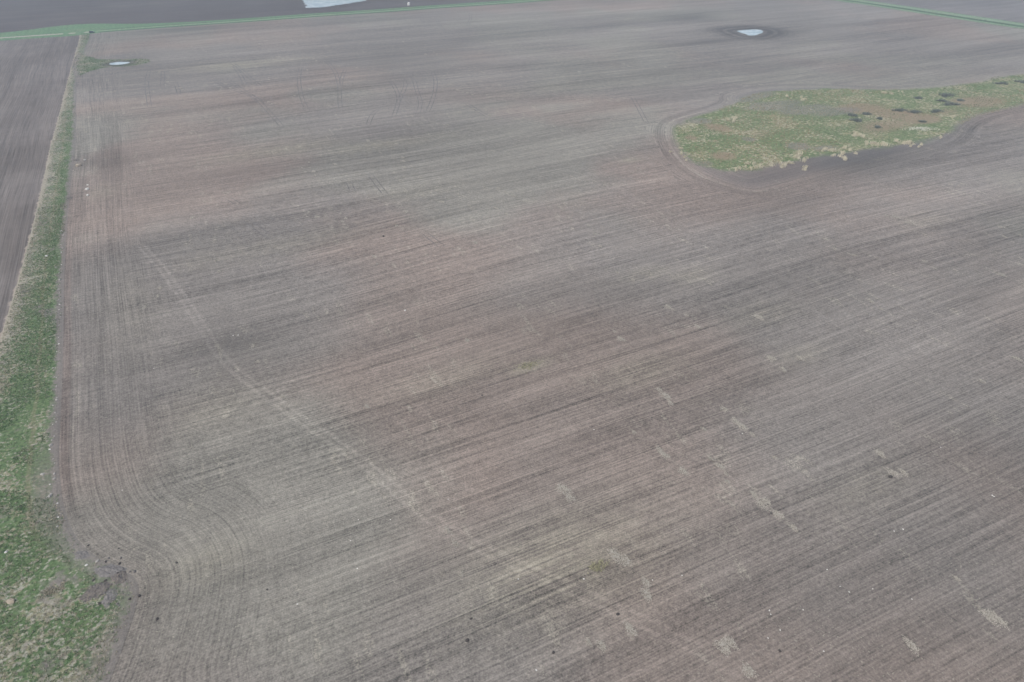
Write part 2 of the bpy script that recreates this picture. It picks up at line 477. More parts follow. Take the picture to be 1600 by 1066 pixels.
def mat_other_field(name, c1, c2, c3, rows_ns, k=1.0):
    n = NT(name)
    pos, x, y = n.pos()
    w = n.mul(n.sub(n.noise(pos, 0.004, 1), 0.5), 12.0)
    f, rows = streaks(n, y, n.add(x, w)) if rows_ns else streaks(n, x, n.add(y, w))
    g1 = n.sub(n.noise(pos, 1.1, 3, 0.7), 0.5)
    g2 = n.sub(n.noise(pos, 0.2, 4, 0.65), 0.5)
    f = n.add(n.mul(f, k), n.add(n.mul(g1, 0.5), n.mul(g2, 0.45)))
    big = n.noise(pos, 0.011, 4, 0.6)
    big2 = n.noise(pos, 0.004, 4, 0.6)
    col = n.mix(n.rng(big, 0.38, 0.62), c1, c2)
    col = n.mix(n.rng(big2, 0.50, 0.66), col, c3)
    dv = n.at('dv')
    rim = n.mul(n.rng(n.math('ABSOLUTE', n.add(dv, n.add(0.4, n.mul(g2, 3.0)))), 1.0, 0.3), n.rng(g2, -0.15, 0.08, 0.25, 0.85)) if rows_ns else 0.0
    col = n.scale_col(col, n.math('MAXIMUM', n.add(1.0, n.mul(f, 0.8)), 0.3))
    col = n.mix(rim, col, (0.42, 0.36, 0.30))
    if not rows_ns:
        wet = n.rng(n.add(n.at('dpn'), n.mul(g2, 14.0)), 26.0, 2.0)
        col = n.mix(n.mul(wet, 0.55), col, (0.075, 0.062, 0.055))
    return n.out(col, 0.95, n.add(rows, g1), 0.12, 0.7)
M['west'] = mat_other_field('west_field_soil', (0.155, 0.135, 0.122), (0.205, 0.182, 0.168), (0.130, 0.112, 0.102), True, 1.1)
M['north'] = mat_other_field('north_field_soil', (0.088, 0.072, 0.068), (0.105, 0.090, 0.086), (0.125, 0.108, 0.100), False)
M['east'] = mat_other_field('east_field_soil', (0.190, 0.176, 0.168), (0.225, 0.208, 0.198), (0.165, 0.152, 0.146), False)

def green_mix(n, pos, g1s=0.16, dry_bias=0.0, greens=((0.078, 0.135, 0.050), (0.112, 0.172, 0.072)), dry=(0.33, 0.29, 0.20), fleck=(0.42, 0.40, 0.33), fs=1.5, famt=0.8):
    a = n.noise(pos, g1s, 4, 0.65)
    b = n.noise(pos, 0.9, 3, 0.7)
    c = n.noise(pos, 0.045, 3, 0.6)
    col = n.mix(n.rng(b, 0.35, 0.65), greens[0], greens[1])
    d = n.add(n.add(a, n.mul(n.sub(b, 0.5), 1.1)), n.mul(n.sub(c, 0.5), 0.6))
    d = n.add(d, dry_bias)
    col = n.mix(n.mul(n.rng(d, 0.50, 0.66), 0.85), col, dry)
    k = n.noise(pos, fs, 2, 0.6)
    k2 = n.add(k, n.add(n.mul(n.sub(a, 0.5), 0.5), n.mul(dry_bias, 0.6)))
    col = n.mix(n.mul(n.rng(k2, 0.52, 0.66), famt), col, fleck)
    dk = n.noise(n.vec(n.mul(n.pos()[1], fs), n.mul(n.pos()[2], fs), 7.0), 1.0, 2, 0.6)
    return n.scale_col(col, n.rng(dk, 0.30, 0.60, 0.62, 1.12)), a, b, c

def mat_strip():
    n = NT('strip_turf')
    pos, x, y = n.pos()
    dw, dv = n.at('dw'), n.at('dv')
    bias = n.add(n.rng(dv, 0.0, 9.0, 0.12, -0.05), n.rng(y, 128.0, 106.0, 0.0, 0.10))
    col, a, b, c = green_mix(n, pos, 0.16, bias, ((0.090, 0.150, 0.062), (0.132, 0.190, 0.086)), (0.28, 0.26, 0.18), (0.40, 0.385, 0.325), 1.2, 0.75)
    sc, sh = soil(n)
    # dead grey thatch on the west half, bare worn ground in patches, soil spilling in from the field side
    thatch = n.mul(n.rng(dv, 7.0, 1.0), n.rng(n.noise(pos, 0.5, 4, 0.75), 0.48, 0.62))
    col = n.mix(n.mul(thatch, 0.8), col, (0.27, 0.255, 0.225))
    bare_n = n.noise(n.vec(n.mul(x, 0.075), n.mul(y, 0.075), 3.0), 1, 4, 0.65)
    south = n.rng(y, 150.0, 112.0)
    bare = n.rng(n.add(bare_n, n.mul(south, 0.03)), 0.57, 0.69)
    bare = n.mul(bare, n.rng(b, 0.25, 0.5))
    edge = n.rng(n.add(dw, n.add(n.mul(n.sub(a, 0.5), 5.0), n.mul(n.sub(b, 0.5), 4.0))), -2.0, -0.4)
    wide = n.mul(n.rng(n.add(dw, n.mul(n.sub(c, 0.5), 12.0)), -6.0, -2.0), n.rng(y, 170.0, 140.0))
    soil_f = n.math('MAXIMUM', n.math('MAXIMUM', bare, edge), n.mul(wide, 0.65))
    grey = n.mix(0.55, sc, (0.185, 0.172, 0.160))
    col = n.mix(soil_f, col, grey)
    wedge = n.mul(n.rng(n.add(dv, n.mul(n.sub(b, 0.5), 5.0)), 1.2, 0.1), n.rng(c, 0.30, 0.50, 0.35, 1.0))
    col = n.mix(n.mul(wedge, 0.8), col, (0.40, 0.36, 0.29))
    rut = n.mul(n.rng(n.math('ABSOLUTE', n.add(n.add(dw, 5.2), n.mul(n.sub(c, 0.5), 3.0))), 0.7, 0.25), n.rng(y, 120.0, 135.0))
    col = n.mix(n.mul(rut, 0.30), col, (0.27, 0.23, 0.15))
    return n.out(col, 0.95, n.add(b, n.mul(a, 0.6)), 0.25, 0.8)
M['strip'] = mat_strip()

def mat_lobe():
    n = NT('pond_turf')
    pos, x, y = n.pos()
    dl = n.at('dl')
    col, a, b, c = green_mix(n, pos, 0.09, n.rng(x, -20.0, 30.0, 0.02, 0.24), ((0.082, 0.128, 0.055), (0.115, 0.155, 0.072)), (0.25, 0.215, 0.145))
    sc, sh = soil(n)
    e = n.rng(n.add(dl, n.add(n.mul(n.sub(a, 0.5), 9.0), n.mul(n.sub(b, 0.5), 5.0))), -3.0, 0.0)
    wet = n.rng(n.add(n.at('dpw'), n.mul(n.sub(a, 0.5), 10.0)), 9.0, 2.0)
    col = n.mix(n.mul(wet, 0.8), col, (0.085, 0.080, 0.072))
    return n.out(n.mix(e, col, sc), 0.95, b, 0.25, 0.8)
M['lobe'] = mat_lobe()

def mat_slough():
    n = NT('slough_turf')
    pos, x, y = n.pos()
    dg = n.at('dg')
    sc, sh = soil(n)
    col, a, b, c = green_mix(n, pos, 0.055, 0.0, ((0.120, 0.180, 0.074), (0.185, 0.235, 0.105)), (0.310, 0.280, 0.160), (0.44, 0.41, 0.30), 0.55, 0.9)
    mb, tb = n.at('mudb'), n.at('tanb')
    tan = n.noise(n.vec(n.mul(x, 0.016), n.mul(y, 0.012), 5.0), 1, 4, 0.6)
    col = n.mix(n.mul(n.rng(n.add(n.mul(tan, 0.5), n.mul(tb, 0.5)), 0.38, 0.62), n.rng(b, 0.3, 0.6, 0.4, 0.95)), col, (0.300, 0.228, 0.158))
    mudn = n.noise(n.vec(n.mul(x, 0.020), n.mul(y, 0.013), 9.0), 1, 4, 0.6)
    mud = n.mul(n.rng(n.add(n.mul(mudn, 0.6), n.mul(mb, 0.5)), 0.44, 0.60), n.rng(b, 0.25, 0.55, 0.4, 1.0))
    wetc = n.mix(0.30, sc, (0.150, 0.146, 0.152))
    col = n.mix(n.mul(mud, 0.68), col, wetc)
    e = n.rng(n.add(dg, n.add(n.mul(n.sub(a, 0.5), 16.0), n.mul(n.sub(b, 0.5), 9.0))), -0.5, 4.5)
    col = n.mix(e, col, wetc)
    rim = n.rng(n.add(n.at('ds'), n.mul(n.sub(b, 0.5), 6.0)), -7.0, -0.5)
    col = n.mix(rim, col, sc)
    return n.out(col, 0.95, n.add(b, n.mul(a, 0.5)), 0.3, 0.8)
M['slough'] = mat_slough()

def mat_verge(name, greens, dry):
    n = NT(name)
    pos, x, y = n.pos()
    col, a, b, c = green_mix(n, pos, 0.05, -0.05, greens, dry, dry, 0.4, 0.4)
    return n.out(col, 0.95, b, 0.3, 0.8)
M['verge'] = mat_verge('verge_turf', ((0.115, 0.235, 0.110), (0.140, 0.265, 0.130)), (0.20, 0.27, 0.15))
M['verge_dark'] = mat_verge('ditch_turf', ((0.058, 0.120, 0.055), (0.075, 0.145, 0.065)), (0.11, 0.16, 0.09))
M['verge_pale'] = mat_verge('trail_turf', ((0.220, 0.330, 0.200), (0.245, 0.350, 0.215)), (0.29, 0.33, 0.22))

def mat_simple(name, c1, c2, sc=1.0, rough=0.85, det=3, bump=0.0, spec=0.2, **kw):
    n = NT(name)
    tc = n.node('ShaderNodeTexCoord').outputs['Object']
    gp = n.pos()[0]
    f = n.noise(tc if sc > 0.4 else gp, sc, det, 0.6)
    col = n.mix(n.rng(f, 0.35, 0.65), c1, c2)
    return n.out(col, rough, f if bump else None, bump or 0.1, 0.8, spec, **kw)
M['gravel'] = mat_simple('gravel', (0.40, 0.38, 0.33), (0.48, 0.45, 0.39), 0.3)
M['ground'] = mat_simple('prairie_soil', (0.150, 0.135, 0.122), (0.185, 0.165, 0.150), 0.01)
M['rut'] = mat_simple('packed_soil', (0.115, 0.107, 0.102), (0.200, 0.186, 0.176), 0.15)
M['stone_white'] = mat_simple('white_stone', (0.70, 0.69, 0.66), (0.56, 0.55, 0.52), 3.0, bump=0.03)
M['stone_grey'] = mat_simple('grey_stone', (0.36, 0.345, 0.32), (0.46, 0.44, 0.41), 3.0, bump=0.03)
M['stone_tan'] = mat_simple('tan_stone', (0.38, 0.32, 0.245), (0.46, 0.40, 0.32), 1.5, bump=0.05)
M['clod'] = mat_simple('dark_clod', (0.050, 0.043, 0.040), (0.085, 0.075, 0.070), 4.0, bump=0.05)
M['clod_grey'] = mat_simple('grey_clod', (0.120, 0.112, 0.106), (0.210, 0.195, 0.185), 4.0, bump=0.05)
M['mound'] = mat_simple('turned_soil', (0.105, 0.096, 0.090), (0.200, 0.176, 0.155), 2.2, bump=0.1)
M['mound_grey'] = mat_simple('grey_turned_soil', (0.150, 0.143, 0.138), (0.230, 0.216, 0.205), 2.2, bump=0.1)
M['straw'] = mat_simple('straw', (0.40, 0.37, 0.315), (0.46, 0.43, 0.37), 2.0)
M['reed'] = mat_simple('dry_reed', (0.60, 0.55, 0.41), (0.68, 0.63, 0.49), 1.0)
M['reed_white'] = mat_simple('bleached_reed', (0.58, 0.57, 0.48), (0.66, 0.65, 0.56), 1.0)
M['twig'] = mat_simple('willow_twig', (0.095, 0.088, 0.080), (0.130, 0.120, 0.110), 2.0)
M['willow'] = mat_simple('willow_leaf', (0.120, 0.148, 0.125), (0.175, 0.198, 0.165), 0.8)
M['blade_green'] = mat_simple('green_blade', (0.084, 0.148, 0.056), (0.136, 0.198, 0.088), 0.3)
M['blade_lush'] = mat_simple('lush_blade', (0.070, 0.140, 0.048), (0.098, 0.168, 0.066), 0.3)
M['blade_dry'] = mat_simple('dry_blade', (0.30, 0.275, 0.200), (0.40, 0.37, 0.28), 0.3)
M['blade_tan'] = mat_simple('tan_blade', (0.31, 0.235, 0.150), (0.37, 0.29, 0.19), 0.3)
M['blade_weed'] = mat_simple('weed_blade', (0.30, 0.29, 0.18), (0.38, 0.36, 0.24), 0.3)

def mat_water():
    n = NT('still_water')
    pos, x, y = n.pos()
    f = n.noise(pos, 0.6, 3, 0.6)
    k = n.noise(pos, 0.12, 3, 0.6)
    return n.out(n.mix(n.rng(k, 0.4, 0.6), (0.36, 0.50, 0.57), (0.62, 0.73, 0.77)), 0.04, f, 0.004, 0.2, 0.5, IOR=1.33)
M['water'] = mat_water()
M['paint_blue'] = mat_simple('car_paint', (0.035, 0.055, 0.11), (0.040, 0.060, 0.12), 1.0, 0.3, spec=0.5, Metallic=0.3)
M['car_glass'] = mat_simple('car_glass', (0.02, 0.025, 0.03), (0.025, 0.03, 0.035), 1.0, 0.06, spec=0.6)
M['tyre'] = mat_simple('tyre', (0.02, 0.02, 0.02), (0.03, 0.03, 0.03), 4.0, 0.9)
M['rim'] = mat_simple('rim', (0.45, 0.45, 0.46), (0.5, 0.5, 0.5), 4.0, 0.35, Metallic=0.8)
M['lamp'] = mat_simple('head_lamp', (0.75, 0.76, 0.78), (0.8, 0.8, 0.8), 4.0, 0.15)
M['lamp_red'] = mat_simple('tail_lamp', (0.35, 0.02, 0.02), (0.4, 0.03, 0.03), 4.0, 0.2)
M['tank'] = mat_simple('white_poly', (0.80, 0.80, 0.79), (0.76, 0.76, 0.74), 1.0, 0.45)
M['tank_lid'] = mat_simple('grey_poly', (0.35, 0.36, 0.37), (0.4, 0.4, 0.41), 2.0, 0.5)

# ------------------------------------------------------------------ the setting
tag(grid_sheet('ground', -6000, 6000, -6000, 6000, 400, M['ground'], -1.2, attrs=False), kind='structure')

field = grid_sheet('field', -60, 772, -200, 792, 2.0, M['field'], 0.0)
tag(field, kind='structure')
west = grid_sheet('west_field', -1500, -40, -200, 792, 4.0, M['west'], 0.012,
                  keep=lambda P: line_side(P, WEST_EDGE), snap=1.5)
tag(west, kind='structure')
north = grid_sheet('north_field', -1500, 2600, 800, 2600, 10.0, M['north'], 0.0)
tag(north, kind='structure')
east = grid_sheet('east_field', 779, 2600, -200, 794, 8.0, M['east'], 0.0)
tag(east, kind='structure')

strip = grid_sheet('grass_strip', -80, -5, -200, 792, 1.0, M['strip'], 0.03,
                   keep=lambda P: np.maximum(line_side(P, EAST_EDGE), -line_side(P, WEST_EDGE)), snap=0.8)
tag(strip, kind='structure')
lobe = grid_sheet('pond_turf', -60, 130, 520, 740, 2.0, M['lobe'], 0.045, keep=lambda P: poly_sdf(P, LOBE), snap=1.5)
tag(lobe, kind='structure')
slough = grid_sheet('slough', 180, 900, 150, 520, 2.0, M['slough'], 0.035, keep=lambda P: poly_sdf(P, SLOUGH), snap=0.0)
tag(slough, kind='structure')

# -- the grassed road allowance along the north end of the field
def band(name, x0, x1, f0, f1, mat, z, step=12.0):
    xs = np.linspace(x0, x1, int((x1 - x0) / step) + 1)
    rows = []
    for k in (0, 0.5, 1):
        ys = np.array([f0(v) * (1 - k) + f1(v) * k for v in xs])
        if k in (0, 1):
            ys = ys + (vnoise(np.stack([xs, ys], 1), 0.05, 5 + int(k)) - 0.5) * 1.6
        rows.append(np.stack([xs, ys], 1))
    P = np.vstack(rows)
    nx = len(xs)
    i = np.arange(3 * nx).reshape(3, nx)
    Q = np.stack([i[:-1, :-1].ravel(), i[:-1, 1:].ravel(), i[1:, 1:].ravel(), i[1:, :-1].ravel()], 1)
    return mesh_np(name, np.column_stack([P, hgt(P) + z]), Q, mat, smooth_sh=True)

def nverge(v):                    # northern edge, bulging where the grass widens west of the crossing
    return 812 + 26 * math.exp(-((v + 58) / 42.0) ** 2) + (10 if v < -40 else 10 * math.exp(-((v + 40) / 60.0) ** 2))
def sverge(v):
    return 787.0 - (9 if v < -60 else 9 * math.exp(-((v + 60) / 18.0) ** 2))
tag(band('north_verge', -1500, 2600, sverge, nverge, M['verge'], 0.06), kind='structure')
tag(band('ditch', -36, 2600, lambda v: 787.5, lambda v: 792.0, M['verge_dark'], 0.075), kind='structure')
tag(band('ditch', -36, 2600, lambda v: 801.0, lambda v: 804.0, M['verge_dark'], 0.075), kind='structure')
tag(band('grass_trail', -44, 2600, lambda v: 793.5, lambda v: 799.5, M['verge_pale'], 0.085), kind='structure')
tag(band('gravel_road', -1500, -44, lambda v: 791.0 + .02 * (v + 44) * 0, lambda v: 796.5, M['gravel'], 0.085), kind='structure')

# -- the grassed track along the east side
def band_ns(name, y0, y1, x0, x1, mat, z, step=12.0):
    ys = np.linspace(y0, y1, int((y1 - y0) / step) + 1)
    rows = []
    for k in (0, 0.5, 1):
        xs = np.full(len(ys), x0 * (1 - k) + x1 * k)
        if k in (0, 1):
            xs = xs + (vnoise(np.stack([ys, xs], 1), 0.05, 15 + int(k)) - 0.5) * 2.0
        rows.append(np.stack([xs, ys], 1))
    P = np.vstack(rows)
    nx = len(ys)
    i = np.arange(3 * nx).reshape(3, nx)
    Q = np.stack([i[:-1, :-1].ravel(), i[1:, :-1].ravel(), i[1:, 1:].ravel(), i[:-1, 1:].ravel()], 1)
    return mesh_np(name, np.column_stack([P, hgt(P) + z]), Q, mat, smooth_sh=True)
tag(band_ns('east_verge', -200, 786, 750, 784, M['verge'], 0.06), kind='structure')
tag(band_ns('grass_trail', -200, 786, 768.5, 781, M['verge_pale'], 0.08), kind='structure')
tag(band_ns('ditch', -200, 786, 760, 767.5, M['verge_dark'], 0.08), kind='structure')
tag(band_ns('grass_trail', -200, 786, 752, 757, M['verge_pale'], 0.08), kind='structure')

# -- standing water
def pond(name, poly, z, label):
    c = np.mean(np.array(poly), 0)
    P = [tuple(c)] + [tuple(p) for p in poly]
    n = len(poly)
    zz = max(h1(*p) for p in P) + z
    V = [(p[0], p[1], zz) for p in P]
    Fq = [(0, 1 + i, 1 + (i + 1) % n) for i in range(n)]
    o = mesh_np(name, V, Fq, M['water'])
    tag(o, label, None, None, 'structure')
pond('pond', POND_W, 0.06, 'small blue pond at the end of the grass strip')
pond('pond', POND_E, 0.03, 'small pale pond ringed by dark wet soil')
pond('pond', POND_N, 0.03, 'large pale pond in the dark field beyond the grass road')

# -- wheel ruts pressed into the field by turning tractors
RUTS = [
 [(-1.8,597.7),(-4.7,571.5),(-6.2,546.8),(-6.8,516.0),(-7.3,481.6)],
 [(6.8,588.6),(4.8,562.4),(3.1,534.1)],
 [(11.6,546.2),(12.1,525.6),(11.2,503.4)],
 [(36.3,538.1),(40.7,519.3),(46.9,498.6),(52.6,482.7),(57.2,462.7),(61.3,450.6),(67.3,447.6)],
 [(55.7,593.9),(58.5,567.6),(60.1,530.4),(62.6,504.3)],
 [(55.8,583.7),(55.4,546.0),(53.9,512.7)],
 [(45.3,535.7),(50.2,498.8),(54.3,478.2),(55.6,453.4),(56.7,421.6),(57.2,401.5)],
 [(99.9,554.2),(91.9,523.3),(85.8,492.7),(80.1,458.2),(77.7,432.6)],
 [(122.1,576.5),(121.7,550.7),(118.6,523.4),(113.2,495.4),(107.5,470.2),(99.9,441.4),(96.0,423.5)],
 [(128.2,532.8),(118.2,505.7),(110.6,480.4)],
 [(147.3,491.2),(144.2,467.6),(138.1,440.0),(130.6,419.2),(120.0,395.9)],
 [(167.9,503.5),(160.4,471.8),(152.2,444.0),(145.5,418.6),(136.0,397.2)],
 [(157.2,495.1),(154.4,470.6),(141.0,442.2),(131.6,422.1)],
 [(182.9,495.9),(176.3,472.4),(164.0,441.9),(151.6,415.5),(141.3,396.1)],
 [(121.0,417.4),(113.5,411.5),(107.1,399.4),(101.3,385.0)],
 [(267.1,750.4),(254.4,710.4),(250.9,686.5)],
 [(275.9,726.9),(260.9,681.5),(253.4,649.3),(252.2,627.5)],
 [(321.9,742.8),(300.8,696.2),(282.6,662.4)],
 [(169.6,406.6),(169.5,386.7),(169.4,368.2)],
 [(79.2,307.8),(78.4,293.3),(78.0,278.8)],
 [(67.4,301.5),(66.0,289.0)],
 [(79.1,237.0),(80.0,228.7),(80.8,220.8)],
 [(15.3,307.6),(19.0,296.1)],
 [(18.4,279.9),(22.8,263.9),(25.7,255.9)],
 [(689.4,549.1),(651.0,521.1)],
 [(273.1,372.5),(257.8,342.6),(245.2,318.6)],
]
def ruts(line, idx):
    L = np.array(open_smooth(line, 2))
    seg = np.linalg.norm(np.diff(L, axis=0), axis=1)
    s = np.concatenate([[0], np.cumsum(seg)])
    t = np.linspace(0, s[-1], max(4, int(s[-1] / 2.5)))
    C = np.stack([np.interp(t, s, L[:, 0]), np.interp(t, s, L[:, 1])], 1)
    T = np.gradient(C, axis=0); T /= np.linalg.norm(T, axis=1)[:, None] + 1e-9
    Nn = np.stack([-T[:, 1], T[:, 0]], 1)
    V = []; Q = []
    for off in (-1.15, 1.15):
        w = 0.27 * (0.45 + 0.7 * vnoise(C + off, 0.2, idx, 2)) * np.minimum(1, np.minimum(t, t[::-1]) / 8 + 0.15)
        A = C + Nn * off - Nn * w[:, None]
        B = C + Nn * off + Nn * w[:, None]
        b0 = len(V)
        for p, q in zip(A, B):
            V.append((p[0], p[1], h1(*p) + 0.02)); V.append((q[0], q[1], h1(*q) + 0.02))
        for k in range(len(C) - 1):
            Q.append((b0 + 2 * k, b0 + 2 * k + 2, b0 + 2 * k + 3, b0 + 2 * k + 1))
    tag(mesh_np('wheel_track', V, Q, M['rut']), kind='structure')
for i, l in enumerate(RUTS):
    ruts(l, i)

# ------------------------------------------------------------------ stuff: grasses
def tufts(name, P, size, mat, blades=7, lean=0.55, width=0.10, label=None, cat=None, parent=None, h=None, as_stuff=True):
    n = len(P)
    if n == 0:
        return None
    base = np.repeat(P, blades, 0)
    sz = np.repeat(size, blades)
    k = n * blades
    a = RNG.uniform(0, 2 * math.pi, k)
    r = RNG.uniform(0, 0.35, k) * sz
    bx = base[:, 0] + np.cos(a) * r
    by = base[:, 1] + np.sin(a) * r
    bz = hgt(np.stack([bx, by], 1)) + 0.02
    ht = sz * RNG.uniform(0.55, 1.0, k)
    ln = ht * RNG.uniform(0.25, lean * 1.5, k)
    a2 = a + RNG.normal(0, 0.6, k)
    wx, wy = -np.sin(a2), np.cos(a2)
    w = width * sz * RNG.uniform(0.6, 1.2, k)
    V = np.empty((k, 3, 3))
    V[:, 0] = np.stack([bx - wx * w, by - wy * w, bz], 1)
    V[:, 1] = np.stack([bx + wx * w, by + wy * w, bz], 1)
    V[:, 2] = np.stack([bx + np.cos(a2) * ln, by + np.sin(a2) * ln, bz + ht * 0.8], 1)
    o = mesh_np(name, V.reshape(-1, 3), np.arange(3 * k).reshape(-1, 3), mat, parent)
    if as_stuff:
        tag(o, label, cat, None, 'stuff')
    return o

def scatter(x0, x1, y0, y1, n):
    return np.stack([RNG.uniform(x0, x1, n), RNG.uniform(y0, y1, n)], 1)

# strip
P = np.vstack([scatter(-68, -20, 84, 330, 90000), scatter(-64, -40, 330, 790, 30000)])
e = line_side(P, EAST_EDGE); wv = line_side(P, WEST_EDGE)
P = P[(e < 0.3) & (wv > -0.4)]
e = line_side(P, EAST_EDGE); wv = line_side(P, WEST_EDGE)
nz = vnoise(P, 0.12, 3, 4); nb = vnoise(P, 0.07, 23, 4)
south = smooth(150, 112, P[:, 1])
bare = (nb + south * 0.02 > 0.64) | ((e > -1.6 + (nz - .5) * 5) & (RNG.random(len(P)) > 0.18))
dryp = np.clip(0.26 + 0.38 * smooth(8, 0, wv) + 0.35 * south + (nz - 0.5) * 1.2, 0.08, 0.92)
isdry = RNG.random(len(P)) < dryp
keep = ~bare | (isdry & (RNG.random(len(P)) < 0.12))
sz = RNG.uniform(0.22, 0.50, len(P)) * (0.8 + 0.5 * nz)
g = keep & ~isdry
lush = g & (vnoise(P, 0.09, 77, 3) > 0.53)
g = g & ~lush
d = keep & isdry & (RNG.random(len(P)) < 0.75)
tufts('green_grass', P[g], sz[g], M['blade_green'], 6, label='green spring grass growing along the field boundary strip', cat='grass')
tufts('lush_grass', P[lush], sz[lush], M['blade_lush'], 6, label='deep green lush grass patches in the boundary strip', cat='grass')
tufts('dry_grass', P[d], sz[d], M['blade_dry'], 6, label='pale dead grass mixed through the boundary strip', cat='grass')

# slough and pond lobe
def slough_pts(n):
    P = scatter(190, 760, 190, 500, n)
    return P[(poly_sdf(P, GREEN) < 4) & (poly_sdf(P, SLOUGH) < -1)]
P = slough_pts(110000)
dgv = poly_sdf(P, GREEN)
nz = vnoise(P, 0.045, 41, 4); nm = vnoise(P, 0.018, 61, 4); nt = vnoise(P, 0.02, 81, 4)
keep = (nm < 0.60) & (dgv < 0.5 + (nz - 0.5) * 14)
u = RNG.random(len(P))
dry = keep & (u < np.clip(0.40 + (nz - 0.5) * 1.5, 0.12, 0.85))
tan = keep & ~dry & (nt > 0.55)
grn = keep & ~dry & ~tan
sz = RNG.uniform(0.35, 0.9, len(P))
tufts('slough_grass', P[grn], sz[grn] * 0.8, M['blade_green'], 5, label='green wetland grass covering the slough', cat='grass', width=0.13)
tufts('slough_dry_grass', P[dry], sz[dry] * 1.1, M['blade_weed'], 5, label='yellowish dead grass tussocks scattered over the slough', cat='grass', width=0.13)
tufts('slough_tan_grass', P[tan], sz[tan], M['blade_tan'], 5, label='reddish tan sedge patches within the slough', cat='sedge', width=0.13)
P = scatter(-55, 120, 540, 720, 16000)
P = P[(poly_sdf(P, LOBE) < -1) & (poly_sdf(P, POND_W) > 0.5)]
isd = RNG.random(len(P)) < smooth(-5, 50, P[:, 0]) * 0.8 + 0.1
sz = RNG.uniform(0.4, 0.9, len(P))
tufts('pond_grass', P[~isd], sz[~isd], M['blade_green'], 5, label='green grass in the low ground west of the small blue pond', cat='grass', width=0.13)
tufts('pond_dry_grass', P[isd], sz[isd], M['blade_weed'], 5, label='dead yellow grass fringing the small blue pond', cat='grass', width=0.13)

# ------------------------------------------------------------------ things
def place(o, x, y, sc=1.0, rz=None, dz=0.0):
    o.location = (x, y, h1(x, y) + dz)
    o.rotation_euler = (0, 0, random.uniform(0, 6.28) if rz is None else rz)
    o.scale = (sc, sc, sc) if not isinstance(sc, tuple) else sc

def rock_mesh(name, seed, flat=0.62, subdiv=2):
    bm = bmesh.new()
    bmesh.ops.create_icosphere(bm, subdivisions=subdiv, radius=0.5)
    for v in bm.verts:
        d = v.co.normalized()
        k = 1 + 0.38 * mnoise.noise(d * 1.3 + Vector((seed * 7.1, 3, seed))) + 0.16 * mnoise.noise(d * 3.1 + Vector((seed, seed * 2.3, 9)))
        v.co = Vector((d.x * 1.15, d.y * 0.9, d.z * flat)) * 0.5 * k
        v.co.z += 0.5 * flat * 0.55
    me = bpy.data.meshes.new(name)
    bm.to_mesh(me); bm.free()
    return me
ROCKS = {}
for key in ('stone_white', 'stone_grey', 'stone_tan', 'clod', 'clod_grey'):
    ROCKS[key] = []
    for s in range(5):
        me = rock_mesh('stone_shape', s * 3 + len(key))
        me.materials.append(M[key])
        ROCKS[key].append(me)
def rock(name, key, x, y, size, label, cat, group=None):
    o = bpy.data.objects.new(name, random.choice(ROCKS[key]))
    COL.objects.link(o)
    place(o, x, y, size, dz=-0.02)
    return tag(o, label, cat, group)

# named boulders
BOULDERS = [
 *[(-43.5,382.0,2.3,'stone_tan','large tan boulder at a notch in the grass strip edge'),(-39.3,344.7,1.7,'stone_white','long bright white boulder, largest of three in a line near the grass strip'),(-39.0,336.4,1.2,'stone_white','bright white boulder at the southern end of a line of three'),(-39.2,350.8,0.9,'stone_white','small whitish boulder at the northern end of a line of three'),(-41.1,390.2,1.2,'stone_grey','flat grey boulder just north of the large tan boulder'),(-51.4,276.7,1.0,'stone_white','single white stone in the middle of the grass strip'),(-48.6,113.6,1.3,'stone_tan','pinkish tan boulder in bare ground beyond the strip corner'),(-50.6,127.4,0.6,'stone_white','small bright white stone beside a bare grey patch of turf'),(-36.0,116.6,0.55,'stone_white','small white stone at the turf edge above the dark soil heap'),(-34.1,116.7,0.7,'stone_grey','pale grey stone lying on the curved field corner edge'),(-43.6,141.0,0.8,'stone_grey','grey stone on worn ground just above the field corner'),(-45.5,149.5,0.8,'stone_grey','grey stone on worn turf beside the tilled headland')],
]
for x, y, s, key, lab in BOULDERS:
    rock('boulder' if s >= 0.9 else 'stone', key, x, y, s, lab, 'boulder' if s >= 0.9 else 'stone')
